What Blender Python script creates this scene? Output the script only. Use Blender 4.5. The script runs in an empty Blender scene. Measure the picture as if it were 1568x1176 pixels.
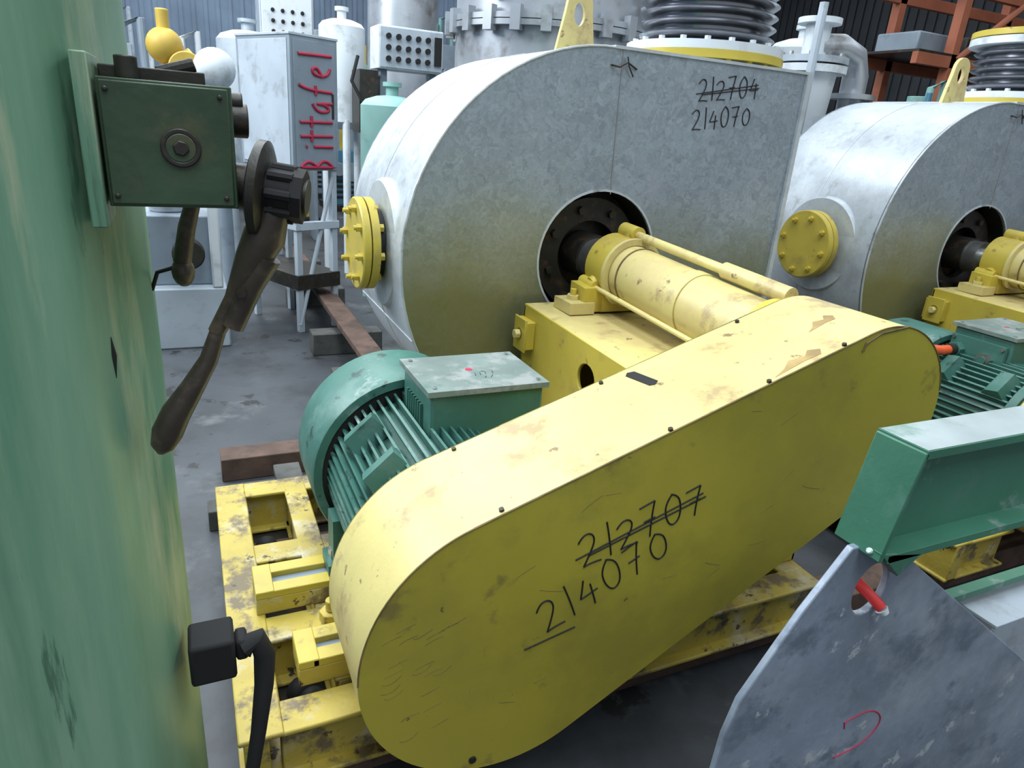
import bpy, bmesh, math, random
from mathutils import Vector, Matrix
random.seed(4)
scene=bpy.context.scene
pi=math.pi
try: scene.view_settings.view_transform='Standard'
except Exception: pass
# ------------------------------------------------------------------ materials
def mk(name):
    m=bpy.data.materials.new(name); m.use_nodes=True
    nt=m.node_tree; b=nt.nodes["Principled BSDF"]
    return m,nt,b
def mat(name,col,rough=.5,metal=0.,var=.25,scale=6.,dirt=None,dirt_amt=.0,dscale=5.,bump=.0,bscale=80.,spangle=0.,stretch=None,refl_tint=None,dirt2=None,dirt3=None):
    m,nt,b=mk(name); N=nt.nodes; L=nt.links
    tc=N.new("ShaderNodeTexCoord"); src=tc.outputs["Object"]
    if stretch:
        mp=N.new("ShaderNodeMapping"); mp.inputs["Scale"].default_value=stretch; L.new(src,mp.inputs[0]); src=mp.outputs[0]
    n=N.new("ShaderNodeTexNoise"); n.inputs["Scale"].default_value=scale; n.inputs["Detail"].default_value=6
    L.new(src,n.inputs["Vector"])
    mr0=N.new("ShaderNodeMapRange"); mr0.inputs[1].default_value=.3; mr0.inputs[2].default_value=.7; L.new(n.outputs["Fac"],mr0.inputs[0])
    mx=N.new("ShaderNodeMix"); mx.data_type='RGBA'
    c1=[c*(1-var) for c in col]+[1]; c2=[min(1,c*(1+var)) for c in col]+[1]
    mx.inputs[6].default_value=c1; mx.inputs[7].default_value=c2
    L.new(mr0.outputs[0],mx.inputs[0]); out=mx.outputs[2]
    if spangle>0:
        v=N.new("ShaderNodeTexVoronoi"); v.inputs["Scale"].default_value=34
        nd=N.new("ShaderNodeTexNoise"); nd.inputs["Scale"].default_value=22; nd.inputs["Detail"].default_value=4
        L.new(src,nd.inputs["Vector"])
        ad=N.new("ShaderNodeMix"); ad.data_type='VECTOR'; ad.inputs[0].default_value=.16
        L.new(src,ad.inputs[4]); L.new(nd.outputs["Color"],ad.inputs[5])
        L.new(ad.outputs[1],v.inputs["Vector"])
        v2=N.new("ShaderNodeTexVoronoi"); v2.inputs["Scale"].default_value=60; L.new(ad.outputs[1],v2.inputs["Vector"])
        bw=N.new("ShaderNodeSeparateColor"); L.new(v.outputs["Color"],bw.inputs[0])
        bw2=N.new("ShaderNodeSeparateColor"); L.new(v2.outputs["Color"],bw2.inputs[0])
        av=N.new("ShaderNodeMath"); av.operation='ADD'; L.new(bw.outputs[0],av.inputs[0]); L.new(bw2.outputs[0],av.inputs[1])
        mr=N.new("ShaderNodeMapRange"); mr.inputs[2].default_value=2; mr.inputs[3].default_value=1-spangle; mr.inputs[4].default_value=1+spangle
        L.new(av.outputs[0],mr.inputs[0])
        sc=N.new("ShaderNodeVectorMath"); sc.operation='SCALE'
        L.new(out,sc.inputs[0]); L.new(mr.outputs[0],sc.inputs["Scale"]); out=sc.outputs[0]
        r2=N.new("ShaderNodeMapRange"); r2.inputs[3].default_value=rough-.06; r2.inputs[4].default_value=rough+.08
        L.new(bw.outputs[1],r2.inputs[0]); L.new(r2.outputs[0],b.inputs["Roughness"])
    else: b.inputs["Roughness"].default_value=rough
    def dirtlayer(out,dirt,amt,dsc,seed,soft=.08):
        n2=N.new("ShaderNodeTexNoise"); n2.noise_dimensions='4D'; n2.inputs["W"].default_value=seed
        n2.inputs["Scale"].default_value=dsc; n2.inputs["Detail"].default_value=10; n2.inputs["Roughness"].default_value=.66
        L.new(src,n2.inputs["Vector"])
        lo=.66-.32*amt
        rp=N.new("ShaderNodeMapRange"); rp.inputs[1].default_value=lo; rp.inputs[2].default_value=lo+soft
        L.new(n2.outputs["Fac"],rp.inputs[0])
        m2=N.new("ShaderNodeMix"); m2.data_type='RGBA'; L.new(rp.outputs[0],m2.inputs[0]); L.new(out,m2.inputs[6]); m2.inputs[7].default_value=(*dirt,1)
        return m2.outputs[2]
    if dirt and dirt_amt>0: out=dirtlayer(out,dirt,dirt_amt,dscale,0,.16)
    if dirt2: out=dirtlayer(out,dirt2[0],dirt2[1],dirt2[2],3.3)
    if dirt3: out=dirtlayer(out,dirt3[0],dirt3[1],dirt3[2],7.7,.03)
    if refl_tint:  # tint towards the bottom: painted reflection plus some dust, in the base colour
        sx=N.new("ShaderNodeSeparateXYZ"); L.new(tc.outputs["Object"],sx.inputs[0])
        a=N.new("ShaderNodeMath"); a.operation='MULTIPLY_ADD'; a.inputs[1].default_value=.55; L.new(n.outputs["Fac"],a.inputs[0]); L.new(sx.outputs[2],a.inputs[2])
        rp=N.new("ShaderNodeMapRange"); rp.inputs[1].default_value=refl_tint[1]; rp.inputs[2].default_value=refl_tint[2]; rp.inputs[3].default_value=refl_tint[3]; rp.inputs[4].default_value=0
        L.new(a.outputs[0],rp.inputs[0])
        m2=N.new("ShaderNodeMix"); m2.data_type='RGBA'; L.new(rp.outputs[0],m2.inputs[0]); L.new(out,m2.inputs[6]); m2.inputs[7].default_value=(*refl_tint[0],1); out=m2.outputs[2]
    L.new(out,b.inputs["Base Color"]); b.inputs["Metallic"].default_value=metal
    if bump>0:
        n3=N.new("ShaderNodeTexNoise"); n3.inputs["Scale"].default_value=bscale; n3.inputs["Detail"].default_value=4
        L.new(src,n3.inputs["Vector"])
        bp=N.new("ShaderNodeBump"); bp.inputs["Strength"].default_value=bump; bp.inputs["Distance"].default_value=.01
        L.new(n3.outputs["Fac"],bp.inputs["Height"]); L.new(bp.outputs[0],b.inputs["Normal"])
    return m
YEL=mat("yellow_paint",(.54,.42,.06),.40,0,.12,4,(.38,.28,.07),.40,5,.05,dirt2=((.20,.14,.05),.14,14))
YELG=mat("yellow_guard_paint",(.385,.325,.035),.38,0,.14,1.6,(.29,.25,.035),.60,2.6,.05,25,dirt2=((.21,.17,.04),.20,8),dirt3=((.11,.085,.03),.02,20))
YELTOP=mat("yellow_worn_paint",(.64,.55,.21),.42,0,.10,4,(.55,.44,.19),.65,4,.05,dirt2=((.40,.30,.14),.40,7),dirt3=((.24,.16,.08),.10,16))
YDIRT=mat("yellow_dirty_paint",(.47,.36,.06),.5,0,.2,6,(.52,.48,.38),.45,8,.1,dirt2=((.16,.12,.06),.48,9),dirt3=((.07,.05,.03),.2,18))
RUST=mat("rusty_patch",(.34,.23,.09),.7,0,.3,20)
EDGE=mat("chipped_edge",(.16,.11,.035),.6,0,.4,25)
GAL=mat("galvanised_sheet",(.32,.375,.43),.36,.42,.10,1.5,(.40,.44,.48),.35,2.2,.02,60,.22,refl_tint=((.21,.205,.06),.16,.46,.85))  # olive lower part: the guard's yellow reflection and dust, painted into the colour
GALS=mat("galvanised_shell",(.57,.62,.66),.40,.35,.10,2,(.40,.43,.46),.5,4,.02,60,.07,dirt2=((.30,.32,.31),.2,6))
PLATE=mat("weathered_zinc_plate",(.26,.31,.385),.42,.35,.25,5,(.38,.43,.50),.5,5,.05,60,.07,dirt2=((.17,.21,.27),.40,8),dirt3=((.50,.54,.58),.14,12))
STEEL=mat("bare_steel",(.42,.42,.42),.35,.9,.2,8)
STST=mat("stainless",(.46,.49,.53),.35,.6,.15,4,(.24,.23,.22),.45,5)
BELL=mat("bellows_steel",(.30,.31,.34),.25,.85,.2,6)
LGREY=mat("light_grey_paint",(.42,.48,.54),.5,.1,.1,4,(.26,.28,.30),.4,6)
WHITE=mat("white_paint",(.64,.69,.73),.45,0,.06,4,(.40,.42,.42),.4,6)
GREY=mat("grey_cabinet_paint",(.23,.28,.33),.5,.1,.12,4,(.15,.17,.20),.3,5)
MGRN=mat("motor_green_paint",(.050,.155,.125),.45,0,.2,5,(.12,.23,.20),.5,6,.05,dirt2=((.26,.34,.32),.28,8),dirt3=((.03,.07,.06),.2,16))
MGRNT=mat("worn_green_lid",(.17,.22,.20),.5,0,.2,8,(.08,.16,.13),.4,7,dirt2=((.29,.31,.30),.42,10),dirt3=((.06,.06,.05),.06,25))
BGRN=mat("beam_green_paint",(.045,.165,.105),.42,0,.15,5,(.09,.20,.15),.45,7,.05,dirt2=((.22,.29,.26),.2,10))
BTOP=mat("scuffed_beam_top",(.37,.43,.43),.38,.2,.2,9,(.14,.27,.21),.4,9)
CGRN=mat("column_green_paint",(.125,.28,.175),.42,0,.22,2.5,(.21,.36,.235),.6,2.5,.06,20,stretch=(3.0,1,.22),dirt2=((.36,.43,.28),.34,3),dirt3=((.07,.16,.10),.16,5))
DGRN=mat("dark_green_box",(.035,.07,.035),.45,0,.3,8,(.09,.085,.04),.45,12,.12,40,dirt3=((.16,.12,.05),.06,18))
BLK=mat("black_rubber",(.006,.006,.007),.75,0,.2,8)
DKI=mat("dark_iron",(.028,.026,.021),.45,.3,.3,12,(.10,.055,.028),.4,16,.1)
HAND=mat("worn_wood_grip",(.042,.033,.024),.38,0,.3,12,(.12,.09,.06),.5,14,.15,30)
INK=mat("marker_ink",(.008,.008,.01),.6,0,0,5)
RED=mat("red_spray",(.42,.02,.06),.6,0,.1,5)
ORG=mat("orange_cable",(.75,.11,.03),.4,0,.1,5)
REDP=mat("red_plastic",(.6,.03,.03),.35,0,.1,5)
WOOD=mat("old_timber",(.10,.06,.045),.8,0,.35,9,(.04,.03,.025),.4,14,.2,60)
WOODG=mat("grey_timber",(.08,.08,.075),.85,0,.35,9,(.03,.03,.03),.4,14,.2,60)
FLOOR=mat("concrete_floor",(.048,.054,.062),.55,0,.3,1.6,(.026,.028,.032),.55,2.2,.05,40,dirt2=((.11,.115,.12),.28,1.8),dirt3=((.018,.018,.018),.22,5))
WALL=mat("warehouse_cladding",(.16,.22,.30),.6,.1,.2,1.5)
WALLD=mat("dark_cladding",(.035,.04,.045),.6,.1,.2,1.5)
CEIL=mat("roof_sheet",(.10,.12,.14),.7,0,.15,1)
OBEAM=mat("orange_primer_steel",(.33,.10,.05),.6,0,.2,3)
YMACH=mat("machine_yellow",(.48,.33,.05),.5,0,.15,5)
LTGRN=mat("pale_green_paint",(.22,.40,.37),.5,0,.1,4,(.14,.25,.22),.3,6)
BLUEM=mat("machine_blue",(.06,.18,.27),.5,0,.15,4)
DARK=mat("dark_recess",(.01,.01,.01),.8,0,0,5)
# ------------------------------------------------------------------ mesh builder
class MB:
    def __init__(s): s.v=[];s.f=[];s.m=[];s.mats=[]
    def mi(s,m):
        if m not in s.mats: s.mats.append(m)
        return s.mats.index(m)
    def add(s,vs,fs,m):
        o=len(s.v); s.v+= [tuple(v) for v in vs]; k=s.mi(m)
        for f in fs: s.f.append(tuple(i+o for i in f)); s.m.append(k)
    def box(s,x0,x1,y0,y1,z0,z1,m,M=None):
        x0,x1=min(x0,x1),max(x0,x1);y0,y1=min(y0,y1),max(y0,y1);z0,z1=min(z0,z1),max(z0,z1)
        vs=[Vector(p) for p in [(x0,y0,z0),(x1,y0,z0),(x1,y1,z0),(x0,y1,z0),(x0,y0,z1),(x1,y0,z1),(x1,y1,z1),(x0,y1,z1)]]
        if M: vs=[M@v for v in vs]
        s.add(vs,[(0,3,2,1),(4,5,6,7),(0,1,5,4),(1,2,6,5),(2,3,7,6),(3,0,4,7)],m)
    def rev(s,p0,ax,prof,m,n=32,a0=0,closed=True):
        p0=Vector(p0); ax=Vector(ax).normalized()
        u=ax.orthogonal().normalized(); w=ax.cross(u)
        vs=[];fs=[]
        for t,r in prof:
            for i in range(n):
                a=2*pi*i/n+a0; vs.append(p0+ax*t+(u*math.cos(a)+w*math.sin(a))*max(r,1e-5))
        for j in range(len(prof)-1):
            for i in range(n):
                k=(i+1)%n; fs.append((j*n+i,j*n+k,(j+1)*n+k,(j+1)*n+i))
        if prof[0][1]>1e-4 and closed: fs.append(tuple(range(n))[::-1])
        if prof[-1][1]>1e-4 and closed: fs.append(tuple((len(prof)-1)*n+i for i in range(n)))
        s.add(vs,fs,m)
    def cyl(s,p0,p1,r,m,n=24,r2=None,a0=0):
        p0=Vector(p0);p1=Vector(p1);d=p1-p0
        s.rev(p0,d,[(0,r),(d.length,r if r2 is None else r2)],m,n,a0)
    def bolt(s,p,ax,r,h,m): s.cyl(p,Vector(p)+Vector(ax).normalized()*h,r,m,6)
    def ring(s,p0,ax,ro,ri,h,m,n=40):
        s.rev(p0,ax,[(0,ri),(0,ro),(h,ro),(h,ri),(0,ri)],m,n,closed=False)
    def sph(s,c,r,m,n=24,k=12,sz=1.):
        s.rev(Vector(c)-Vector((0,0,r*sz)),(0,0,1),[(r*sz*(1-math.cos(pi*j/k)),r*math.sin(pi*j/k)) for j in range(k+1)],m,n,closed=False)
    def tube(s,pts,rs,m,n=12):
        pts=[Vector(p) for p in pts]
        if not hasattr(rs,'__len__'): rs=[rs]*len(pts)
        vs=[];fs=[];ref=None
        for i,p in enumerate(pts):
            t=(pts[min(i+1,len(pts)-1)]-pts[max(i-1,0)]).normalized()
            u=t.orthogonal().normalized() if ref is None else (ref-t*ref.dot(t)).normalized()
            ref=u; w=t.cross(u)
            for j in range(n):
                a=2*pi*j/n; vs.append(p+(u*math.cos(a)+w*math.sin(a))*rs[i])
        for i in range(len(pts)-1):
            for j in range(n):
                k=(j+1)%n; fs.append((i*n+j,i*n+k,(i+1)*n+k,(i+1)*n+j))
        fs.append(tuple(range(n))[::-1]); fs.append(tuple((len(pts)-1)*n+j for j in range(n)))
        s.add(vs,fs,m)
    def plate(s,outer,holes,f0,f1,m,mside=None):
        bm=bmesh.new(); es=[]
        loops=[outer]+list(holes)
        for lp in loops:
            vv=[bm.verts.new((a,b,0)) for a,b in lp]
            for i in range(len(vv)): es.append(bm.edges.new((vv[i],vv[(i+1)%len(vv)])))
        bmesh.ops.triangle_fill(bm,use_beauty=True,use_dissolve=False,edges=es)
        bm.verts.index_update()
        P=[(v.co.x,v.co.y) for v in bm.verts]; F=[tuple(v.index for v in f.verts) for f in bm.faces]
        bm.free()
        s.add([f0(*p) for p in P],F,m); s.add([f1(*p) for p in P],[f[::-1] for f in F],m)
        for lp in loops:
            n=len(lp); s.add([f0(*p) for p in lp]+[f1(*p) for p in lp],[(i,(i+1)%n,(i+1)%n+n,i+n) for i in range(n)],mside or m)
    def obj(s,name,parent=None,bevel=0,smooth=35,loc=None):
        me=bpy.data.meshes.new(name); me.from_pydata(s.v,[],s.f)
        for m in s.mats: me.materials.append(m)
        me.polygons.foreach_set("material_index",s.m); me.update()
        bm=bmesh.new(); bm.from_mesh(me); bmesh.ops.remove_doubles(bm,verts=bm.verts,dist=1e-6)
        bmesh.ops.recalc_face_normals(bm,faces=bm.faces); bm.to_mesh(me); bm.free()
        o=bpy.data.objects.new(name,me); scene.collection.objects.link(o)
        for p in me.polygons: p.use_smooth=True
        try: me.set_sharp_from_angle(angle=math.radians(smooth))
        except Exception: pass
        if bevel:
            b=o.modifiers.new("bevel","BEVEL"); b.width=bevel; b.segments=2; b.limit_method='ANGLE'; b.angle_limit=math.radians(50)
        if parent: o.parent=parent
        if loc: o.location=loc
        return o
def empty(name,loc=(0,0,0)):
    e=bpy.data.objects.new(name,None); e.location=loc; scene.collection.objects.link(e); e.empty_display_size=.1; return e
def circ(cx,cy,r,n=48,ry=None,a0=0,a1=2*pi):
    full=abs(a1-a0-2*pi)<1e-6
    k=n if full else n+1
    return [(cx+r*math.cos(a0+(a1-a0)*i/n),cy+(ry or r)*math.sin(a0+(a1-a0)*i/n)) for i in range(k)]
def hull(P):
    P=sorted(set((round(a,5),round(b,5)) for a,b in P))
    def half(Q):
        h=[]
        for p in Q:
            while len(h)>1 and (h[-1][0]-h[-2][0])*(p[1]-h[-2][1])-(h[-1][1]-h[-2][1])*(p[0]-h[-2][0])<=0: h.pop()
            h.append(p)
        return h[:-1]
    return half(P)+half(P[::-1])
DG={'2':[[(0,.8),(.15,.97),(.4,1),(.55,.82),(.45,.5),(.05,.02)],[(.05,.02),(.3,.06),(.65,0)]],
'1':[[(.24,1),(.26,.5),(.22,0)]],
'7':[[(0,.95),(.3,.98),(.55,1)],[(.55,1),(.35,.5),(.25,0)],[(.1,.5),(.5,.52)]],
'0':[[(.35,1),(.08,.8),(.03,.35),(.2,.0),(.5,.1),(.62,.5),(.55,.9),(.3,1.0)]],
'4':[[(.3,1),(.18,.7),(.03,.4)],[(.03,.4),(.3,.4),(.62,.43)],[(.46,.75),(.44,.4),(.4,-.05)]]}
def strokes(name,lines,parent,to3,r=.003,m=INK):
    cu=bpy.data.curves.new(name,'CURVE'); cu.dimensions='3D'; cu.bevel_depth=r; cu.bevel_resolution=1; cu.materials.append(m)
    for ln in lines:
        sp=cu.splines.new('NURBS'); sp.points.add(len(ln)-1)
        for i,p in enumerate(ln): sp.points[i].co=(*to3(*p),1)
        sp.use_endpoint_u=True; sp.order_u=min(3,len(ln))
    o=bpy.data.objects.new(name,cu); scene.collection.objects.link(o); o.parent=parent; return o
def number(txt,x0,z0,x1,z1,h,strike=False):
    d=Vector((x1-x0,z1-z0)); T=d.length; d.normalize(); up=Vector((-d.y,d.x))
    adv=[.55 if c=='1' else 1. for c in txt]; u=T/(sum(adv)-.25)
    out=[];pos=0
    for i,c in enumerate(txt):
        off=-.08 if c=='1' else 0
        for ln in DG[c]:
            out.append([tuple(Vector((x0,z0))+d*(u*(pos+off+a*1.2))+up*(b*h*(1+.12*math.sin(i*2.3)))) for a,b in ln])
        pos+=adv[i]
    if strike:
        out.append([tuple(Vector((x0,z0))-d*u*.2+up*h*.35),tuple(Vector((x1,z1))+up*h*.6)])
        out.append([tuple(Vector((x0,z0))+up*h*.3+d*u*.3),tuple(Vector((x1,z1))+d*u*.1+up*h*.45)])
    return out
# ------------------------------------------------------------------ room
FZ=-1.0
b=MB(); b.box(-9,14,-7,16,FZ-.1,FZ,FLOOR); b.obj("floor")
b=MB()
b.box(-9,14,16,16.15,FZ,5.5,WALL)
for i in range(92): b.box(-9+i*.25,-9+i*.25+.08,15.96,16,FZ,5.5,WALL)
b.obj("wall_back")
b=MB(); b.box(-9.15,-9,-7,16.15,FZ,5.5,WALL)
for i in range(92): b.box(-9,-8.96,-7+i*.25,-7+i*.25+.08,FZ,5.5,WALL)
b.obj("wall_left")
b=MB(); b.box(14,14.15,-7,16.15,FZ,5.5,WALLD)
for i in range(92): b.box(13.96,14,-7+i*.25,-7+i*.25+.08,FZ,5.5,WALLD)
b.obj("wall_right")
b=MB()
sky=[(-8,-5.5),(-2.5,0),(3,5.5),(8.5,11)]
xs=[-9.15]+[v for s_ in sky for v in s_]+[14.15]
for i in range(0,len(xs),2): b.box(xs[i],xs[i+1],-7,16.15,5.5,5.6,CEIL)
b.obj("ceiling")
e=empty("roof_truss")
b=MB()
for y in (3.5,9.5,15.5):
    b.box(-9,14,y-.08,y+.08,4.6,4.75,OBEAM); b.box(-9,14,y-.08,y+.08,5.3,5.45,OBEAM)
    for i in range(23):
        a=-9+i; b.tube([(a,y,4.7),(a+.5,y,5.35),(a+1,y,4.7)],.035,OBEAM,6)
b.obj("truss_members",e)
# ------------------------------------------------------------------ blower
def casing_outline(n=40):
    P=[(0.0,.715),(.87,.715),(.87,-.15)]
    P+= [(.87*math.cos(a),-.15-.63*math.sin(a)) for a in [pi/2*i/16 for i in range(1,17)]]
    for i in range(1,n):
        t=i/n; a=-pi/2-pi*t; r=.78+(.715-.78)*t
        P.append((r*math.cos(a),r*math.sin(a)))
    return P
def make_blower(ox):
    E=empty("centrifugal_blower",(ox,0,0))
    O=casing_outline(); D=.78
    b=MB()
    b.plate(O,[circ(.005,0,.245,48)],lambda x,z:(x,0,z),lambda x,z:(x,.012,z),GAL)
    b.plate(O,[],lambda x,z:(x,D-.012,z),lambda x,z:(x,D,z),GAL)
    n=len(O); b.add([(x,.006,z) for x,z in O]+[(x,D-.006,z) for x,z in O],[(i,(i+1)%n,(i+1)%n+n,i+n) for i in range(n)],GALS)
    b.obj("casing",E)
    b=MB()
    b.tube([(x,.0,z) for x,z in O[18:]]+[(0,0,.715)],.0045,GALS,6)
    b.tube([(.015,-.0005,.715),(.03,-.0005,.235)],.0025,STEEL,6)
    b.ring((.005,-.003,0),(0,1,0),.252,.244,.006,GALS,48)
    b.box(.862,.882,-.012,D+.01,-.2,.715,GALS)
    b.box(-.02,.89,-.006,D+.008,.712,.722,GALS)
    b.tube([(-.03,-.004,.66),(.0,-.014,.655),(.03,-.014,.672),(.075,-.004,.655)],.003,DKI,6)
    b.tube([(.03,-.01,.69),(.035,-.016,.66),(.06,-.01,.63)],.0025,DKI,6)
    b.tube([(x*1.0,.40,z) for x,z in O[26:56]],.003,GALS,6)
    for k in (33,): b.tube([(O[k][0]*1.002,.01,O[k][1]*1.002),(O[k][0]*1.002,D,O[k][1]*1.002)],.003,GALS,6)
    b.obj("seams",E)
    b=MB()
    b.rev((.005,.01,0),(0,1,0),[(0,.246),(.13,.246),(.13,.0)],DKI,40,closed=False)
    b.ring((.005,.07,0),(0,1,0),.215,.13,.03,DKI)
    for i in range(8):
        a=2*pi*i/8+.3; b.bolt((.005+.175*math.cos(a),.07,.175*math.sin(a)),(0,-1,0),.016,.02,DKI)
    b.cyl((0,.13,0),(0,-.0,0),.085,DKI,32); b.cyl((0,.1,0),(0,-.3,0),.045,STEEL,24)
    b.ring((.0,-.06,0),(0,1,0),.075,.045,.06,STEEL)
    b.obj("shaft_and_seal",E)
    b=MB()
    b.rev((-.45,.32,.0),(-1,0,0),[(0,.235),(.275,.235),(.292,.225),(.295,.0)],GALS,48,closed=False)
    b.cyl((-.74,.32,0),(-.80,.32,0),.125,BLK,32)
    b.rev((-.775,.32,0),(-1,0,0),[(0,.0),(0,.165),(.028,.165),(.028,0)],YEL,48,closed=False)
    b.rev((-.808,.32,0),(-1,0,0),[(0,.0),(0,.165),(.022,.165),(.026,.16),(.026,0)],YEL,48,closed=False)
    for i in range(8):
        a=2*pi*i/8+.2; p=(-.834,.32+.13*math.cos(a),.13*math.sin(a)); b.bolt(p,(-1,0,0),.015,.016,YEL); b.cyl(p,(p[0]-.026,p[1],p[2]),.008,YEL,10)
        b.cyl((-.775,p[1],p[2]),(-.755,p[1],p[2]),.015,YEL,6)
    b.obj("blanked_inlet_flange",E)
    b=MB()
    def lug(x0,y,z0):
        out=[(x0-.085,z0),(x0+.085,z0),(x0+.06,z0+.15)]+circ(x0+.005,z0+.165,.055,12,None,.1,pi-.1)+[(x0-.055,z0+.14)]
        b.plate(out,[circ(x0+.005,z0+.14,.023,16,.04)],lambda x,z:(x,y,z),lambda x,z:(x,y+.02,z),YELTOP)
    lug(.01,.33,.71)
    b.obj("lifting_lug",E,.002)
    b=MB(); cx,cy=.66,.40
    b.ring((cx,cy,.715),(0,0,1),.27,.23,.04,GALS)
    b.ring((cx,cy,.742),(0,0,1),.328,.22,.030,YEL,56)
    b.ring((cx,cy,.773),(0,0,1),.322,.22,.032,WHITE,56)
    for i in range(20):
        a=2*pi*i/20; p=(cx+.295*math.cos(a),cy+.295*math.sin(a)); b.bolt((*p,.805),(0,0,1),.013,.014,WHITE); b.bolt((*p,.742),(0,0,-1),.013,.012,YEL)
    prof=[(.805,.25)]
    for k in range(5):
        z=.835+k*.042; prof+=[(z-.012,.225),(z-.005,.268),(z+.004,.280),(z+.012,.268),(z+.019,.225)]
    prof+=[(1.045,.225)]
    b.rev((cx,cy,0),(0,0,1),prof,BELL,56,closed=False)
    b.ring((cx,cy,1.04),(0,0,1),.315,.22,.035,WHITE,56)
    b.ring((cx,cy,1.08),(0,0,1),.315,.22,.03,YEL,56)
    b.obj("expansion_bellows",E)
    b=MB()
    for y0,y1 in ((-.24,-.12),(-.97,-.90)):
        b.cyl((0,y0,0),(0,y1,0),.115,YEL,40); b.ring((0,y0-.012,0),(0,1,0),.122,.1,.014,YELTOP)
        b.box(-.17,.17,y0+.01,y1-.01,-.14,-.05,YEL)
        b.box(-.10,.10,y0+.005,y1-.005,-.14,.02,YEL)
        for sx in (-1,1):
            b.box(sx*.13,sx*.225,y0-.0,y1+.0,-.145,-.105,YELTOP); b.bolt((sx*.185,(y0+y1)/2,-.105),(0,0,1),.022,.02,YELTOP); b.cyl((sx*.185,(y0+y1)/2,-.085),(sx*.185,(y0+y1)/2,-.065),.011,YEL,10)
    b.cyl((0,-.92,0),(0,-.2,0),.098,YELTOP,48)
    b.ring((0,-.30,0),(0,1,0),.101,.09,.006,EDGE)
    b.ring((0,-.62,0),(0,1,0),.102,.09,.05,YELTOP)
    for a,r in ((75,.015),(205,.008),(-25,.01)):
        q=(.128*math.cos(math.radians(a)),.128*math.sin(math.radians(a)))
        b.cyl((q[0],-.16,q[1]),(q[0],-.92,q[1]),r,YELTOP,14)
        b.cyl((q[0],-.12,q[1]),(q[0],-.21,q[1]),r+.014,YEL,18)
        b.tube([(0,-.18,0),(q[0],-.18,q[1])],.03,YEL,12)
    b.cyl((.033,-.66,.124),(.033,-.92,.124),.024,YELTOP,18)
    for i,v in enumerate(b.v):
        dy=-v[1]-.12
        if dy>0 and v[2]>-.10: b.v[i]=(v[0],v[1],v[2]-.045*dy/.8)
    b.obj("bearing_housing",E,.003)
    b=MB()
    yb,yf=-.06,-.96
    side=[(yb,-.145),(yf,-.165),(yf,-.75),(yb,-.75)]
    for x0 in (-.31,.23):
        b.plate(side,[circ(-.52,-.27,.05,24),circ(-.80,-.45,.07,24)],lambda y,z:(x0,y,z),lambda y,z:(x0+.012,y,z),YEL)
    b.plate([(-.308,-.145),(.240,-.145),(.240,-.16),(-.308,-.16)],[],lambda x,z:(x,yb,z),lambda x,z:(x,yf,z-.018),YELTOP)
    b.box(-.31,.242,yb-.012,yb,-.75,-.15,YEL); b.box(-.31,.242,yf,yf+.012,-.75,-.17,YEL)
    b.box(-.345,-.31,-.16,-.06,-.29,-.19,YEL)
    b.plate([(-.16,-.30),(-.07,-.30),(-.07,-.18),(-.16,-.18)],[circ(-.115,-.24,.02,16)],lambda y,z:(-.35,y,z),lambda y,z:(-.342,y,z),YEL)
    b.bolt((-.35,-.115,-.24),(-1,0,0),.018,.02,YELTOP)
    b.obj("bearing_pedestal",E,.003)
    b=MB(); zt=-.75; zb=-.90
    def chan(x0,x1,y0,y1,dz=0):
        b.box(x0,x1,y0,y1,zt-.012-dz,zt-dz,YDIRT); b.box(x0,x1,y0,y1,zb,zb+.012,YDIRT)
        if x1-x0>y1-y0: b.box(x0,x1,y0+.03,y1-.01,zb,zt-.01,YDIRT)
        else: b.box(x0+.01,x1-.03,y0,y1,zb,zt-.01,YDIRT)
    chan(-1.37,-1.28,-1.08,.0); chan(-1.16,-1.09,-.97,0,.001)
    for y in (-.80,-.47,-.09): chan(-1.285,.24,y,y+.09,.002)
    chan(-1.285,-1.05,-1.08,-.99,.002); chan(-.68,.24,-1.08,-.99,.002)
    chan(-.31,-.22,-1.0,0,.001); chan(.15,.24,-1.0,0,.001)
    b.box(-1.27,-.4,-.98,-.02,-.93,-.905,DKI)  # dark sheet added to stand for the shade inside the frame openings
    b.obj("base_frame",E,.004)
    b=MB()
    def rail(y0,y1,x0):
        b.box(x0,-.45,y0,y1,-.75,-.705,YDIRT)
        b.box(x0+.03,-.45,y0,y0+.04,-.705,-.685,YEL); b.box(x0+.03,-.45,y1-.04,y1,-.705,-.685,YEL); b.box(x0,x0+.045,y0,y1,-.7045,-.684,YEL)
        b.box(x0+.045,-.45,y0+.04,y1-.04,-.705,-.7,GREY)
    rail(-.70,-.58,-1.30); rail(-.97,-.86,-1.235)
    b.bolt((-1.13,-.77,-.752),(0,0,1),.03,.03,YDIRT); b.cyl((-1.13,-.77,-.72),(-1.13,-.77,-.69),.014,YDIRT,12)
    for x,y in ((-1.22,-.3),(-1.235,-.22),(-1.2,-.9),(-1.22,-.86)): b.sph((x,y,-.87),.035,BLK,14,8)
    b.obj("motor_slide_rails",E,.003)
    b=MB()
    for x in (-.45,.45): b.box(x-.06,x+.06,.02,.70,-.90,-.62,YDIRT)
    b.obj("casing_feet",E,.004)
    b=MB()
    for y in (-.96,-.2,.55): b.box(-1.34,.8,y-.06,y+.06,-1.0,-.90,WOOD)
    b.obj("timber_bearers",E,.004)
    return E
B1=make_blower(0); B2=make_blower(2.22)
strokes("handwritten_numbers",number("212704",.36,.575,.635,.61,.075,True)+number("214070",.35,.475,.62,.51,.07),B1,lambda x,z:(x,-.0015,z),.002)
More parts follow.
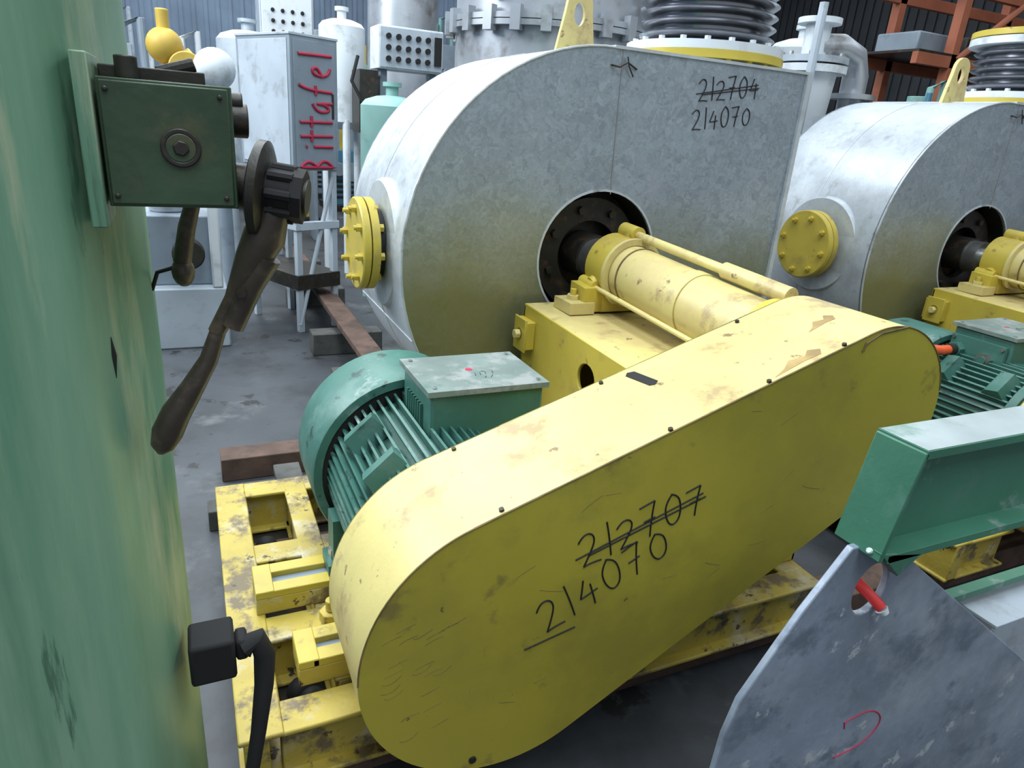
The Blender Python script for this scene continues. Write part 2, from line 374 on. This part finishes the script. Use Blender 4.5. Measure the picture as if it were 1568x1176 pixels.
# ------------------------------------------------------------------ motor
def make_motor(ox,cable):
    E=empty("electric_motor",(ox,0,0)); cx,cz=-.87,-.465
    b=MB()
    b.rev((cx,-.955,cz),(0,1,0),[(0,.06),(0,.19),(.01,.215),(.035,.225),(.04,.20),(.44,.20)],MGRN,48,closed=False)
    b.cyl((cx,-1.10,cz),(cx,-.95,cz),.035,STEEL,20)
    for i in range(60):
        a=2*pi*i/60
        M=Matrix.Translation((cx,0,cz))@Matrix.Rotation(a,4,'Y')
        b.box(.195,.227,-.92,-.50,-.0032,.0032,MGRN,M)
    b.rev((cx,-.56,cz),(0,1,0),[(0,.240),(0,.262),(.01,.266),(.23,.268),(.262,.255),(.278,.22),(.283,.10),(.28,.0)],MGRN,64,closed=False)
    b.ring((cx,-.555,cz),(0,1,0),.262,.2,.01,DARK)
    for a,y in ((2.30,-.66),(2.30,-.86)):
        d=Vector((math.cos(a),0,math.sin(a))); p=Vector((cx,y,cz))+d*.2
        M=Matrix.Translation(p)@Matrix.Rotation(-a,4,'Y')
        b.add([M@Vector(v) for v in [(0,-.05,-.05),(0,.05,-.05),(0,.05,.05),(0,-.05,.05),(.06,-.03,-.045),(.045,.02,-.045),(.045,.02,.045),(.06,-.03,.045)]],[(0,3,2,1),(4,5,6,7),(0,1,5,4),(1,2,6,5),(2,3,7,6),(3,0,4,7)],MGRN)
    for y in (-.90,-.64):
        b.box(cx-.25,cx+.25,y-.045,y+.045,-.684,-.655,MGRN)
        for s_ in (-1,1):
            b.box(cx+s_*.12,cx+s_*.235,y-.035,y+.035,-.68,-.53,MGRN); b.bolt((cx+s_*.225,y+.0,-.655),(0,0,1),.018,.025,STEEL)
    b.obj("motor_body",E,.0,30)
    x0,x1,ya,yb,zt=-.898,-.605,-.80,-.575,-.158
    b=MB()
    b.box(x0,x1,ya,yb,-.42,zt,MGRN)
    b.obj("terminal_box",E,.008)
    b=MB()
    b.box(x0-.01,x1+.01,ya-.01,yb+.01,zt,zt+.014,MGRNT)
    for x in (x0+.012,x1-.012):
        for y in (ya+.012,yb-.012): b.bolt((x,y,zt+.014),(0,0,1),.006,.004,STEEL)
    b.cyl((-.76,-.68,zt+.014),(-.76,-.68,zt+.0145),.010,RED,16)
    b.obj("terminal_box_lid",E,.003)
    b=MB()
    for i in range(7): b.box(x0-.007,x0,ya+.06+i*.018,ya+.066+i*.018,-.36,-.20,MGRN)
    b.obj("box_ribs",E)
    strokes("chalk_notes",[[(-.76,-.73),(-.755,-.71)],[(-.745,-.725),(-.74,-.705)],[(-.73,-.72),(-.72,-.70),(-.735,-.70)],[(-.71,-.72),(-.705,-.70)],[(-.74,-.745),(-.735,-.735)],[(-.725,-.745),(-.715,-.73)]],E,lambda x,y:(x,y,zt+.0142),.0008,INK)
    if cable:
        b=MB()
        b.box(x0-.022,x0-.007,ya+.01,yb-.01,-.34,-.185,MGRN)
        for y in (ya+.02,yb-.02):
            for z in (-.33,-.195): b.bolt((x0-.022,y,z),(-1,0,0),.007,.006,STEEL)
        b.cyl((x0-.02,-.73,-.25),(x0-.045,-.73,-.25),.028,STEEL,6); b.cyl((x0-.045,-.73,-.25),(x0-.05,-.73,-.25),.016,MGRN,16)
        b.cyl((x0-.02,-.62,-.24),(x0-.05,-.62,-.24),.030,MGRN,6); b.cyl((x0-.05,-.62,-.24),(x0-.08,-.62,-.24),.022,DKI,16)
        b.tube([(x0-.07,-.62,-.24),(x0-.12,-.62,-.24),(x0-.19,-.60,-.235),(x0-.26,-.57,-.20),(x0-.34,-.52,-.18),(x0-.42,-.42,-.28),(x0-.44,-.40,-.45)],.019,ORG,12)
        b.obj("supply_cable_gland",E)
    return E
make_motor(0,False); make_motor(2.22,True)
# ------------------------------------------------------------------ belt guard
def make_guard(ox,text):
    E=empty("belt_guard",(ox,0,0))
    A=(-.87,-.50,.30); Bc=(-.015,-.115,.215)
    Ol=hull(circ(A[0],A[1],A[2],96)+circ(Bc[0],Bc[1],Bc[2],80))
    yF,yB=-1.262,-.985
    b=MB()
    n=len(Ol)
    b.plate(Ol,[],lambda x,z:(x,yF,z),lambda x,z:(x,yF+.004,z),YELG)
    b.plate(Ol,[circ(A[0],A[1],.06,24)],lambda x,z:(x,yB-.004,z),lambda x,z:(x,yB,z),YELG)
    b.add([(x,yF,z) for x,z in Ol]+[(x,yB,z) for x,z in Ol],[(i,(i+1)%n,(i+1)%n+n,i+n) for i in range(n)],YELTOP)
    b.obj("guard_cover",E,.0025,40)
    dc=math.hypot(.855,.385)
    th=math.atan2(.385,.855)-math.asin((.30-.215)/dc)
    T0=Vector((A[0]-math.sin(th)*A[2],0,A[1]+math.cos(th)*A[2]))
    M=Matrix.Translation(T0)@Matrix.Rotation(-th,4,'Y')
    b=MB()
    b.plate([(.475,-1.015),(.485,-1.005),(.50,-1.012),(.512,-1.085),(.50,-1.093),(.488,-1.088)],[],lambda x,y:M@Vector((x,y,.0012)),lambda x,y:M@Vector((x,y,-.003)),DARK)
    for x,y in ((.06,-1.0),(.06,-1.25),(.42,-1.255),(.42,-1.0),(.66,-1.255),(.80,-1.0),(.86,-1.255)): b.cyl(M@Vector((x,y,-.002)),M@Vector((x,y,.005)),.005,DKI,10)
    L2=[p for p in Ol]; i0=min(range(n),key=lambda i:abs(L2[i][0]+1.17)+abs(L2[i][1]+.5)); 
    seq=[L2[(i0-k)%n] for k in range(n)]
    top=[]
    for p in seq:
        top.append(p)
        if p[0]>.19: break
    b.tube([(x,yF-.0003,z) for x,z in top],.0016,EDGE,6)
    for (xa,xb,y0) in ((.68,.82,-1.25),(.86,.95,-1.16)):
        w=xb-xa
        P=[(xa,y0),(xa+.25*w,y0+.012),(xa+.45*w,y0+.03),(xa+.7*w,y0+.02),(xa+.85*w,y0+.035),(xb,y0+.02),(xb-.1*w,y0+.004),(xb-.4*w,y0+.006)]
        b.plate(P,[],lambda x,y:M@Vector((x,y,.0008)),lambda x,y:M@Vector((x,y,-.0003)),RUST)
    b.cyl((-.94,yF,-.765),(-.94,yF-.004,-.765),.008,DKI,10)
    b.tube([(.02,yF-.001,.098),(-.06,yF-.001,.088),(-.10,yF-.001,.068),(-.105,yF-.001,.05)],.0028,EDGE,6)
    b.obj("guard_fittings",E)
    if text:
        ln=number("212707",-.735,-.35,-.455,-.272,.075,True)+number("214070",-.80,-.488,-.525,-.36,.078)
        ln.append([(-.845,-.515),(-.735,-.49)])
        strokes("handwritten_numbers",ln,E,lambda x,z:(x,yF-.0006,z),.0018)
        random.seed(9); sc=[]
        for i in range(22):
            x=-1.13+random.random()*.14; z=-.40-random.random()*.26; sc.append([(x,z),(x+.02*random.random(),z+.02*random.random()-.01),(x+.035,z+.012)])
        for i in range(16):
            x=-.9+random.random()*.85; z=-.45+(x+.87)*.42+random.uniform(-.2,.2); a=random.uniform(-.02,.03); sc.append([(x,z),(x+.02,z+a*.6),(x+random.uniform(.02,.06),z+a)])
        strokes("scratch_marks",sc,E,lambda x,z:(x,yF-.0001,z),.0005,EDGE)
    return E
make_guard(0,True); make_guard(2.22,False)
# ------------------------------------------------------------------ steel column with knife switch
b=MB()
sec=[(-1.95,-1.32),(-1.52,-1.32),(-1.495,-1.31),(-1.48,-1.29),(-1.455,-1.22),(-1.44,-1.17),(-1.43,-1.10),(-1.43,-1.0),(-1.95,-1.0)]
b.plate(sec,[],lambda x,y:(x,y,FZ),lambda x,y:(x,y,5.5),CGRN)
b.tube([(-1.4735,-1.262,.17),(-1.4715,-1.262,.135),(-1.4725,-1.262,.10)],[.002,.005,.002],DARK,8)
b.obj("steel_column",None,.004,50)
E=empty("knife_switch")
b=MB()
b.box(-1.468,-1.452,-1.315,-1.20,.30,.478,CGRN)
b.box(-1.449,-1.315,-1.30,-1.18,.322,.456,DGRN)
b.box(-1.446,-1.319,-1.304,-1.30,.325,.453,DGRN)
b.box(-1.449,-1.34,-1.25,-1.2,.456,.470,DKI)
b.ring((-1.372,-1.308,.388),(0,1,0),.021,.015,.004,DKI,28); b.cyl((-1.372,-1.304,.388),(-1.372,-1.308,.388),.016,DGRN,24); b.bolt((-1.372,-1.307,.388),(0,-1,0),.009,.004,DKI)
for x in (-1.44,-1.328):
    for z in (.334,.444): b.cyl((x,-1.304,z),(x,-1.307,z),.003,DKI,8)
b.cyl((-1.42,-1.26,.456),(-1.42,-1.26,.48),.012,DKI,12); b.cyl((-1.316,-1.24,.42),(-1.295,-1.24,.42),.02,DKI,16); b.cyl((-1.316,-1.24,.44),(-1.30,-1.24,.44),.012,DKI,16)
b.cyl((-1.39,-1.24,.465),(-1.35,-1.24,.478),.008,DKI,10)
b.obj("switch_box",E,.003)
b=MB()
ax=Vector((.88,-.30,-.10)).normalized(); p=Vector((-1.322,-1.25,.345))
b.cyl(p-ax*.03,p+ax*.03,.028,DKI,24)
b.rev(p+ax*.03,ax,[(0,.0),(0,.050),(.004,.060),(.014,.060),(.018,.05),(.018,0)],DKI,36,closed=False)
b.cyl(p+ax*.048,p+ax*.078,.030,BLK,24); b.cyl(p+ax*.078,p+ax*.092,.034,BLK,8); b.cyl(p+ax*.092,p+ax*.096,.022,DKI,20)
for i in range(8):
    a=2*pi*i/8; u=ax.orthogonal().normalized(); w=ax.cross(u); q=p+ax*.05+(u*math.cos(a)+w*math.sin(a))*.03
    b.tube([q,q+ax*.03],.0065,BLK,8)
b.obj("rotary_hub",E)
b=MB()
b.tube([(-1.27,-1.275,.33),(-1.285,-1.272,.285),(-1.30,-1.265,.255),(-1.325,-1.255,.20),(-1.35,-1.25,.155)],[.018,.026,.022,.013,.011],HAND,14)
b.tube([(-1.285,-1.27,.26),(-1.305,-1.265,.22),(-1.33,-1.262,.165)],[.020,.016,.014],HAND,12)
b.cyl((-1.318,-1.285,.215),(-1.318,-1.24,.215),.006,DKI,10)
b.tube([(-1.345,-1.25,.165),(-1.362,-1.25,.118),(-1.385,-1.25,.08),(-1.408,-1.25,.045),(-1.421,-1.25,.018),(-1.429,-1.25,-.002),(-1.432,-1.25,-.012)],[.010,.012,.015,.019,.020,.015,.005],HAND,18)
b.obj("lever_handle",E)
b=MB()
b.tube([(-1.36,-1.12,.32),(-1.375,-1.11,.27),(-1.385,-1.10,.22)],[.010,.012,.013],HAND,12)
b.sph((-1.385,-1.10,.205),.016,HAND,14,8,1.4)
b.tube([(-1.40,-1.10,.21),(-1.42,-1.08,.2),(-1.43,-1.06,.17)],.003,BLK,8)
b.obj("rear_lever",E)
E=empty("cable_junction_box")
b=MB(); b.box(-1.43,-1.360,-1.22,-1.15,-.455,-.378,BLK); b.box(-1.36,-1.34,-1.21,-1.17,-.43,-.39,BLK)
b.obj("junction_box_body",E,.006)
b=MB()
b.tube([(-1.345,-1.2,-.41),(-1.325,-1.2,-.40),(-1.315,-1.205,-.43),(-1.32,-1.22,-.48),(-1.335,-1.24,-.56),(-1.36,-1.26,-.68),(-1.40,-1.27,-.85),(-1.42,-1.27,-.995)],[.02,.019,.018,.016,.013,.011,.011,.011],BLK,12)
b.obj("hanging_cable",E)
# ------------------------------------------------------------------ foreground bracket
E=empty("beam_bracket")
b=MB()
t=.013; z0,z1=-.11,.068; y0,y1=-1.68,-1.60
b.box(-.485,.65,y0,y1,z1-t,z1,BGRN); b.box(-.483,.648,y0+.002,y1-.002,z1,z1+.001,BTOP); b.box(-.50,.65,y0,y1,z0,z0+t,BGRN)
b.plate([(-.475,z1-t),(.65,z1-t),(.65,z0+t),(-.50,z0+t)],[],lambda x,z:(x,-1.645,z),lambda x,z:(x,-1.633,z),BGRN)
b.obj("i_beam",E,.003)
b=MB()
b.add([(-.488,y0,.065),(-.488,y1,.065),(-.518,y1,-.105),(-.518,y0,-.105),(-.480,y0,.065),(-.480,y1,.065),(-.510,y1,-.105),(-.510,y0,-.105)],[(0,1,2,3),(4,7,6,5),(0,3,7,4),(1,5,6,2),(0,4,5,1),(3,2,6,7)],BGRN)
b.add([(-.518,-1.68,-.09),(-.42,-1.68,-.108),(-.465,-1.68,-.14),(-.518,-1.665,-.09),(-.42,-1.665,-.108),(-.465,-1.665,-.14)],[(0,1,2),(3,5,4),(0,3,4,1),(1,4,5,2),(2,5,3,0)],BGRN)
b.tube([(-.518,-1.66,-.095),(-.49,-1.665,-.112),(-.44,-1.66,-.112)],.006,BTOP,8)
b.obj("end_plate",E,.002)
b=MB()
P=[(-.53,-.10),(-.60,-.195),(-.685,-.335),(-.70,-.40),(-.735,-1.0),(.75,-1.0),(.75,-.93),(.13,-.52),(-.40,-.14),(-.455,-.10)]
b.plate(P,[circ(-.462,-.188,.037,32,.047)],lambda x,z:(x,-1.645,z),lambda x,z:(x,-1.633,z),PLATE)
b.obj("zinc_gusset_plate",E,.002)
b=MB()
b.tube([(-.437,-1.655,-.222),(-.445,-1.64,-.21),(-.457,-1.61,-.193)],.009,REDP,12); b.tube([(-.4365,-1.656,-.224),(-.433,-1.661,-.230)],[.01,.007],WHITE,12)
b.obj("red_handle",E)
strokes("red_marks",[[(-.42,-.475),(-.38,-.465),(-.34,-.475),(-.315,-.505),(-.33,-.535),(-.37,-.555),(-.42,-.555)],[(-.42,-.475),(-.415,-.49)]],E,lambda x,z:(x,-1.6453,z),.0014,RED)
b=MB()
b.box(.30,.85,-1.50,-1.49,-1.0,-.60,LGREY); b.box(.30,.85,-1.50,-1.40,-.60,-.59,LGREY)
b.box(.18,.85,-1.42,-1.39,-.57,-.55,BGRN); b.box(.18,.21,-1.42,-1.39,-1.0,-.57,BGRN)
b.obj("rear_panel",E,.002)
# ------------------------------------------------------------------ background
def group(name): return empty(name)
E=group("metal_cabinet"); M=Matrix.Translation((-.75,2.5,0))@Matrix.Rotation(math.radians(25),4,'Z')
b=MB(); b.box(0,.34,0,.62,.08,.86,GREY,M); b.box(-.005,.345,-.005,.625,.86,.875,LGREY,M)
b.box(.02,.32,-.006,0,.1,.84,GREY,M)
b.box(-.004,0,.03,.59,.1,.84,LGREY,M)
b.box(.29,.305,-.012,-.006,.4,.55,DKI,M)
b.obj("cabinet_body",E,.006)
b=MB()
for x,y in ((.01,.01),(.29,.01),(.01,.57),(.29,.57)): b.box(x,x+.04,y,y+.04,-1,.08,LGREY,M)
b.box(.0,.34,.0,.05,-.3,-.25,LGREY,M); b.box(0,.04,0,.62,-.3,-.25,LGREY,M)
b.tube([M@Vector((.02,.02,-.95)),M@Vector((.31,.02,.06))],.015,LGREY,8)
b.box(.0,.34,.0,.62,-.70,-.60,DKI,M)
b.obj("cabinet_stand",E,.003)
LT={'B':[[(0,0),(0,1)],[(0,1),(.6,.8),(0,.5)],[(0,.5),(.7,.3),(0,0)]],'i':[[(.2,0),(.2,.6)],[(.2,.8),(.22,.85)]],'t':[[(.3,0),(.25,1)],[(0,.65),(.6,.65)]],
'e':[[(0,.3),(.5,.4),(.45,.6),(.1,.55),(.05,.1),(.5,.05)]],'f':[[(.2,0),(.2,.8),(.5,1)],[(0,.5),(.5,.5)]],'l':[[(.2,0),(.15,1)]],'a':[[(.5,.6),(.05,.5),(.1,.05),(.5,.2),(.5,.6),(.55,0)]]}
gl=[];pos=0
for c in "Bittafel":
    for ln in LT[c]: gl.append([(.29-bb*.24,.10+pos+aa*.11) for aa,bb in ln])
    pos+={'i':.055,'l':.07,'t':.085}.get(c,.105)
strokes("red_graffiti",gl,E,lambda x,z:tuple(M@Vector((x,-.009,z))),.010,RED)
E=group("control_panel")
b=MB(); b.box(.16,.72,4.,4.3,.82,1.15,WHITE); b.box(.17,.71,3.99,4.,.83,1.14,LGREY); b.obj("panel_box",E,.01)
b=MB()
for i in range(5):
    for j in range(3): b.cyl((.24+i*.085,3.99,.90+j*.085),(.24+i*.085,3.965,.90+j*.085),.022,BLK,12)
b.box(.64,.70,3.97,3.99,.88,1.1,BLK); b.obj("push_buttons",E)
b=MB()
for x in (.2,.64): b.box(x,x+.06,4.1,4.2,-1,.82,GREY)
b.box(.1,.78,3.98,4.4,.1,.16,GREY); b.box(.0,.16,4.0,4.3,.3,.8,DKI); b.tube([(.0,4.05,.9),(-.06,4.02,.7),(.02,3.98,.55),(.1,4.0,.3)],.015,BLK,8); b.obj("panel_legs",E,.004)
def tank(name,x,y,r,z0,z1,m,legs=True,flange=None):
    b=MB(); h=r*.35
    b.rev((x,y,0),(0,0,1),[(z0,0),(z0+h*.2,r*.6),(z0+h,r),(z1-h,r),(z1-h*.5,r*.85),(z1-h*.15,r*.5),(z1,0.02)],m,40,closed=False)
    b.cyl((x,y,z1-.02),(x,y,z1+.08),r*.2,m,20); b.ring((x,y,z1+.06),(0,0,1),r*.3,r*.1,.03,m)
    if legs:
        for i in range(3):
            a=2*pi*i/3+.5; b.cyl((x+r*.85*math.cos(a),y+r*.85*math.sin(a),FZ),(x+r*.85*math.cos(a),y+r*.85*math.sin(a),z0+h*1.3),.035,m,12)
    if flange:
        for fz in flange:
            b.ring((x,y,fz),(0,0,1),r+.05,r-.03,.03,m); b.ring((x,y,fz+.035),(0,0,1),r+.05,r-.03,.03,m)
            for i in range(24):
                a=2*pi*i/24; b.box(-.02,.03,-.03,.03,-.05,.08,m,Matrix.Translation((x+(r+.04)*math.cos(a),y+(r+.04)*math.sin(a),fz+.02))@Matrix.Rotation(a,4,'Z'))
        for i in range(4):
            a=-2.6+i*.75; px_,py_=x+(r+.02)*math.cos(a),y+(r+.02)*math.sin(a)
            b.tube([(px_,py_,flange[0]+.15),(px_+.1*math.cos(a),py_+.1*math.sin(a),flange[0]+.18),(px_+.1*math.cos(a),py_+.1*math.sin(a),flange[0]+.5),(px_,py_,flange[0]+.55)],.02,m,8)
    return b.obj(name,None,0,40)
tank("white_pressure_tank",-.02,4.6,.2,.3,1.22,WHITE)
tank("pale_green_tank",.12,3.4,.24,-.2,.60,LTGRN)
tank("stainless_vessel",.85,2.2,.62,-.5,1.75,STST,True,[.98])
tank("stainless_vessel",2.15,2.7,.5,-.4,1.6,STST,True,[1.12])
tank("white_pressure_tank",-.75,5.3,.28,-.2,1.1,LGREY)
tank("stainless_vessel",.75,5.4,.35,.0,1.7,STST,True,None)
tank("white_pressure_tank",3.1,2.3,.25,-.2,1.25,WHITE)
E=group("flanged_pipework")
b=MB(); X=2.02;Y=1.12
b.cyl((X,Y,-1),(X,Y,.86),.13,WHITE,28); b.rev((X,Y,0),(0,0,1),[(.55,.13),(.86,.15),(.86,.2),(.90,.2)],WHITE,28)
b.ring((X,Y,.91),(0,0,1),.2,.08,.035,LGREY)
b.cyl((X,Y,.94),(X,Y,1.12),.07,WHITE,20); b.ring((X,Y,1.12),(0,0,1),.12,.05,.03,WHITE)
b.tube([(X,Y,1.0),(X+.2,Y,1.02),(X+.33,Y,.98),(X+.40,Y+.02,.88),(X+.41,Y+.02,.5),(X+.41,Y+.02,-1)],.075,STST,20)
b.ring((X+.41,Y+.02,.75),(0,0,1),.13,.06,.03,STST)
b.tube([(X-.1,Y-.1,.3),(X-.14,Y-.14,.6),(X-.14,Y-.14,1.2)],.025,LGREY,10)
for i in range(10):
    a=2*pi*i/10; b.bolt((X+.17*math.cos(a),Y+.17*math.sin(a),.945),(0,0,1),.014,.02,STEEL)
b.obj("pipe_run",E)
E=group("duct_transition")
b=MB(); x0,x1,y0_,y1_=1.02,1.40,.92,1.2
b.box(x0,x1,y0_,y1_,.3,.80,LGREY); b.box(x0-.04,x1+.04,y0_-.04,y1_+.04,.80,.83,GALS); b.box(x0,x1-.1,y0_,y1_,.83,.98,LGREY)
for i in range(5): b.bolt((x0+i*.1,y0_,.83),(0,0,1),.014,.02,STEEL)
for x in (x0,x1-.06):
    for y in (y0_,y1_-.06): b.box(x,x+.06,y,y+.06,-1,.3,LGREY)
b.obj("duct_body",E,.004)
b=MB(); b.sph((-1.14,3.3,.66),.135,WHITE); b.cyl((-1.14,3.3,-1),(-1.14,3.3,.58),.05,GREY,16); b.cyl((-1.14,3.3,-1),(-1.14,3.3,-.97),.12,GREY,24); b.obj("globe_vessel")
b=MB()
b.box(-1.75,-1.15,4.3,5.,-1,.35,GREY); b.cyl((-1.6,4.6,.45),(-1.2,4.6,.75),.13,YMACH,20); b.sph((-1.45,4.6,.85),.14,YMACH); b.cyl((-1.45,4.6,.8),(-1.45,4.6,1.12),.05,YMACH,12); b.box(-1.6,-1.1,4.45,4.75,.35,.5,YMACH); b.ring((-1.3,4.45,.68),(0,1,0),.14,.05,.04,YMACH)
b.obj("yellow_pump_unit",None,.01)
b=MB()
b.box(-1.75,-1.2,2.3,2.9,-1,-.62,LGREY); b.box(-1.7,-1.25,2.4,2.8,-.62,-.2,GREY); b.cyl((-1.5,2.6,-.2),(-1.5,2.6,.2),.10,STST,20); b.cyl((-1.5,2.6,.0),(-1.5,2.25,.0),.05,STST,16)
b.cyl((-1.4,2.3,-.4),(-1.4,2.22,-.4),.09,DKI,20); b.box(-1.72,-1.66,2.3,2.36,-.62,.3,WHITE); b.box(-1.28,-1.22,2.3,2.36,-.62,.3,WHITE); b.box(-1.72,-1.22,2.3,2.36,.25,.3,WHITE)
b.obj("packing_machine",None,.01)
b=MB(); b.box(-.55,.0,6.2,6.6,.5,1.6,LGREY); b.box(-.53,-.02,6.18,6.2,.55,1.55,WHITE)
for i in range(4):
    for j in range(3): b.cyl((-.42+i*.1,6.18,1.2+j*.1),(-.42+i*.1,6.16,1.2+j*.1),.02,BLK,10)
b.box(-.55,-.5,6.2,6.6,-1,.5,GREY); b.box(-.05,0,6.2,6.6,-1,.5,GREY); b.obj("switchgear_cabinet",None,.008)
cols=[BLUEM,LGREY,YMACH,STST,LTGRN,GREY,WHITE,LGREY,GREY,DKI]
random.seed(12)
def machine(x,y,hm=2.0):
    b=MB(); m=random.choice(cols); m2=random.choice(cols); w=random.uniform(.5,.9); h=random.uniform(.9,hm)
    b.box(x-w/2,x+w/2,y-.35,y+.35,FZ+.1,FZ+h,m); b.box(x-w/2-.04,x+w/2+.04,y-.4,y+.4,FZ,FZ+.1,DKI)
    b.cyl((x,y,FZ+h),(x,y,FZ+h+.4),random.uniform(.12,.25),m2,20); b.cyl((x-.3*w,y-.36,FZ+h*.7),(x-.3*w,y-.5,FZ+h*.7),.1,m2,16)
    b.tube([(x+.2*w,y,FZ+h),(x+.2*w,y,FZ+h+.5),(x+.5*w,y,FZ+h+.6),(x+.5*w,y,FZ+.2)],.04,m2,10)
    b.box(x-.1,x+.25,y-.37,y-.35,FZ+h*.5,FZ+h*.8,m2)
    for k in range(4): b.box(x-w/2,x+w/2,y-.36,y-.35,FZ+.2+k*.08,FZ+.24+k*.08,DKI)
    for k in range(3): b.cyl((x-w*.4+k*.16,y-.2,FZ+h),(x-w*.4+k*.16,y-.2,FZ+h+random.uniform(.1,.5)),.03,random.choice(cols),10)
    b.obj("stored_machine",None,.01)
for y in (7.8,9.4,11.,13.):
    x=-6
    while x<12.5:
        machine(x,y+random.uniform(-.15,.15),2.0+(y-7.8)*.18); x+=random.uniform(1.05,1.3)
for p in ((3.6,3.6),(4.9,3.2),(6.3,3.6),(-3.1,4.0),(3.4,5.6),(5.2,5.8),(1.9,5.9),(2.5,4.7),(7.8,2.2),(6.4,1.6),(4.8,1.5),(-2.0,6.2),(-1.2,7.0)): machine(*p)
b=MB()
b.box(-.60,-.49,1.0,4.6,-.80,-.76,WOOD); b.box(-.49,-.47,1.0,4.6,-.86,-.76,WOOD)
for y in (1.25,2.0,3.2,4.3): b.box(-.74,-.3,y,y+.14,-1,-.86,WOODG)
b.obj("timber_skid",None,.006)
b=MB()
b.box(-1.40,-.85,.13,.22,-1.,-.92,WOODG); b.box(-1.32,-.85,.26,.34,-1,-.93,WOODG); b.box(-1.15,-1.05,.12,.4,-.93,-.90,WOODG)
b.obj("timber_offcuts",None,.004)
E=group("steel_rack")
b=MB()
for x in (7.2,9.4,11.6):
    for y in (4.0,4.9): b.box(x,x+.12,y,y+.12,-1,4.2,OBEAM)
for z in (1.5,2.3,3.1): b.box(6.6,12.2,4.0,4.08,z,z+.13,OBEAM); b.box(6.6,12.2,4.9,4.98,z,z+.13,OBEAM)
b.box(6.6,12.2,4.0,5,1.63,1.66,DKI)
b.tube([(7.3,4.0,1.6),(9.4,4.0,3.1)],.04,OBEAM,8); b.tube([(9.5,4.0,3.1),(11.6,4.0,1.6)],.04,OBEAM,8)
b.obj("rack_frame",E,.004)
b=MB()
for i in range(6): b.box(6.8+i*.9,7.4+i*.9,4.2,4.8,1.66,1.66+random.uniform(.2,.5),random.choice([GREY,DKI,OBEAM,DKI]))
b.obj("rack_stock",E,.02)
# ------------------------------------------------------------------ lights
def area(name,loc,size,sy,power,col,rot=(0,0,0)):
    l=bpy.data.lights.new(name,'AREA'); l.shape='RECTANGLE'; l.size=size; l.size_y=sy; l.energy=power; l.color=col
    o=bpy.data.objects.new(name,l); o.location=loc; o.rotation_euler=rot; scene.collection.objects.link(o)
for i,(a,c) in enumerate(sky): area("skylight_%d"%(i+1),((a+c)/2,4.5,5.55),2.4,22,(600,1350,520,350)[i],(.86,.94,1))
area("daylight_left",(-4.5,3.0,3.6),3,3,380,(.90,.96,1),(math.radians(-15),math.radians(-50),0))
w=bpy.data.worlds.new("World"); scene.world=w; w.use_nodes=True
w.node_tree.nodes["Background"].inputs[0].default_value=(.84,.92,1,1); w.node_tree.nodes["Background"].inputs[1].default_value=.46
# ------------------------------------------------------------------ camera
R=[(0.9095,-0.4093,0.0731),(-0.0821,-0.3491,-0.9335),(0.4075,0.843,-0.3511)]
cam=bpy.data.cameras.new("Camera"); co=bpy.data.objects.new("Camera",cam); scene.collection.objects.link(co)
z=-Vector(R[2]).normalized(); x=Vector(R[0]); x=(x-z*x.dot(z)).normalized(); y=z.cross(x)
M=Matrix((x,y,z)).transposed().to_4x4(); M.translation=Vector((-1.368,-2.196,.437)); co.matrix_world=M
cam.sensor_width=36; cam.lens=36*1045/1568; cam.clip_start=.02
scene.camera=co
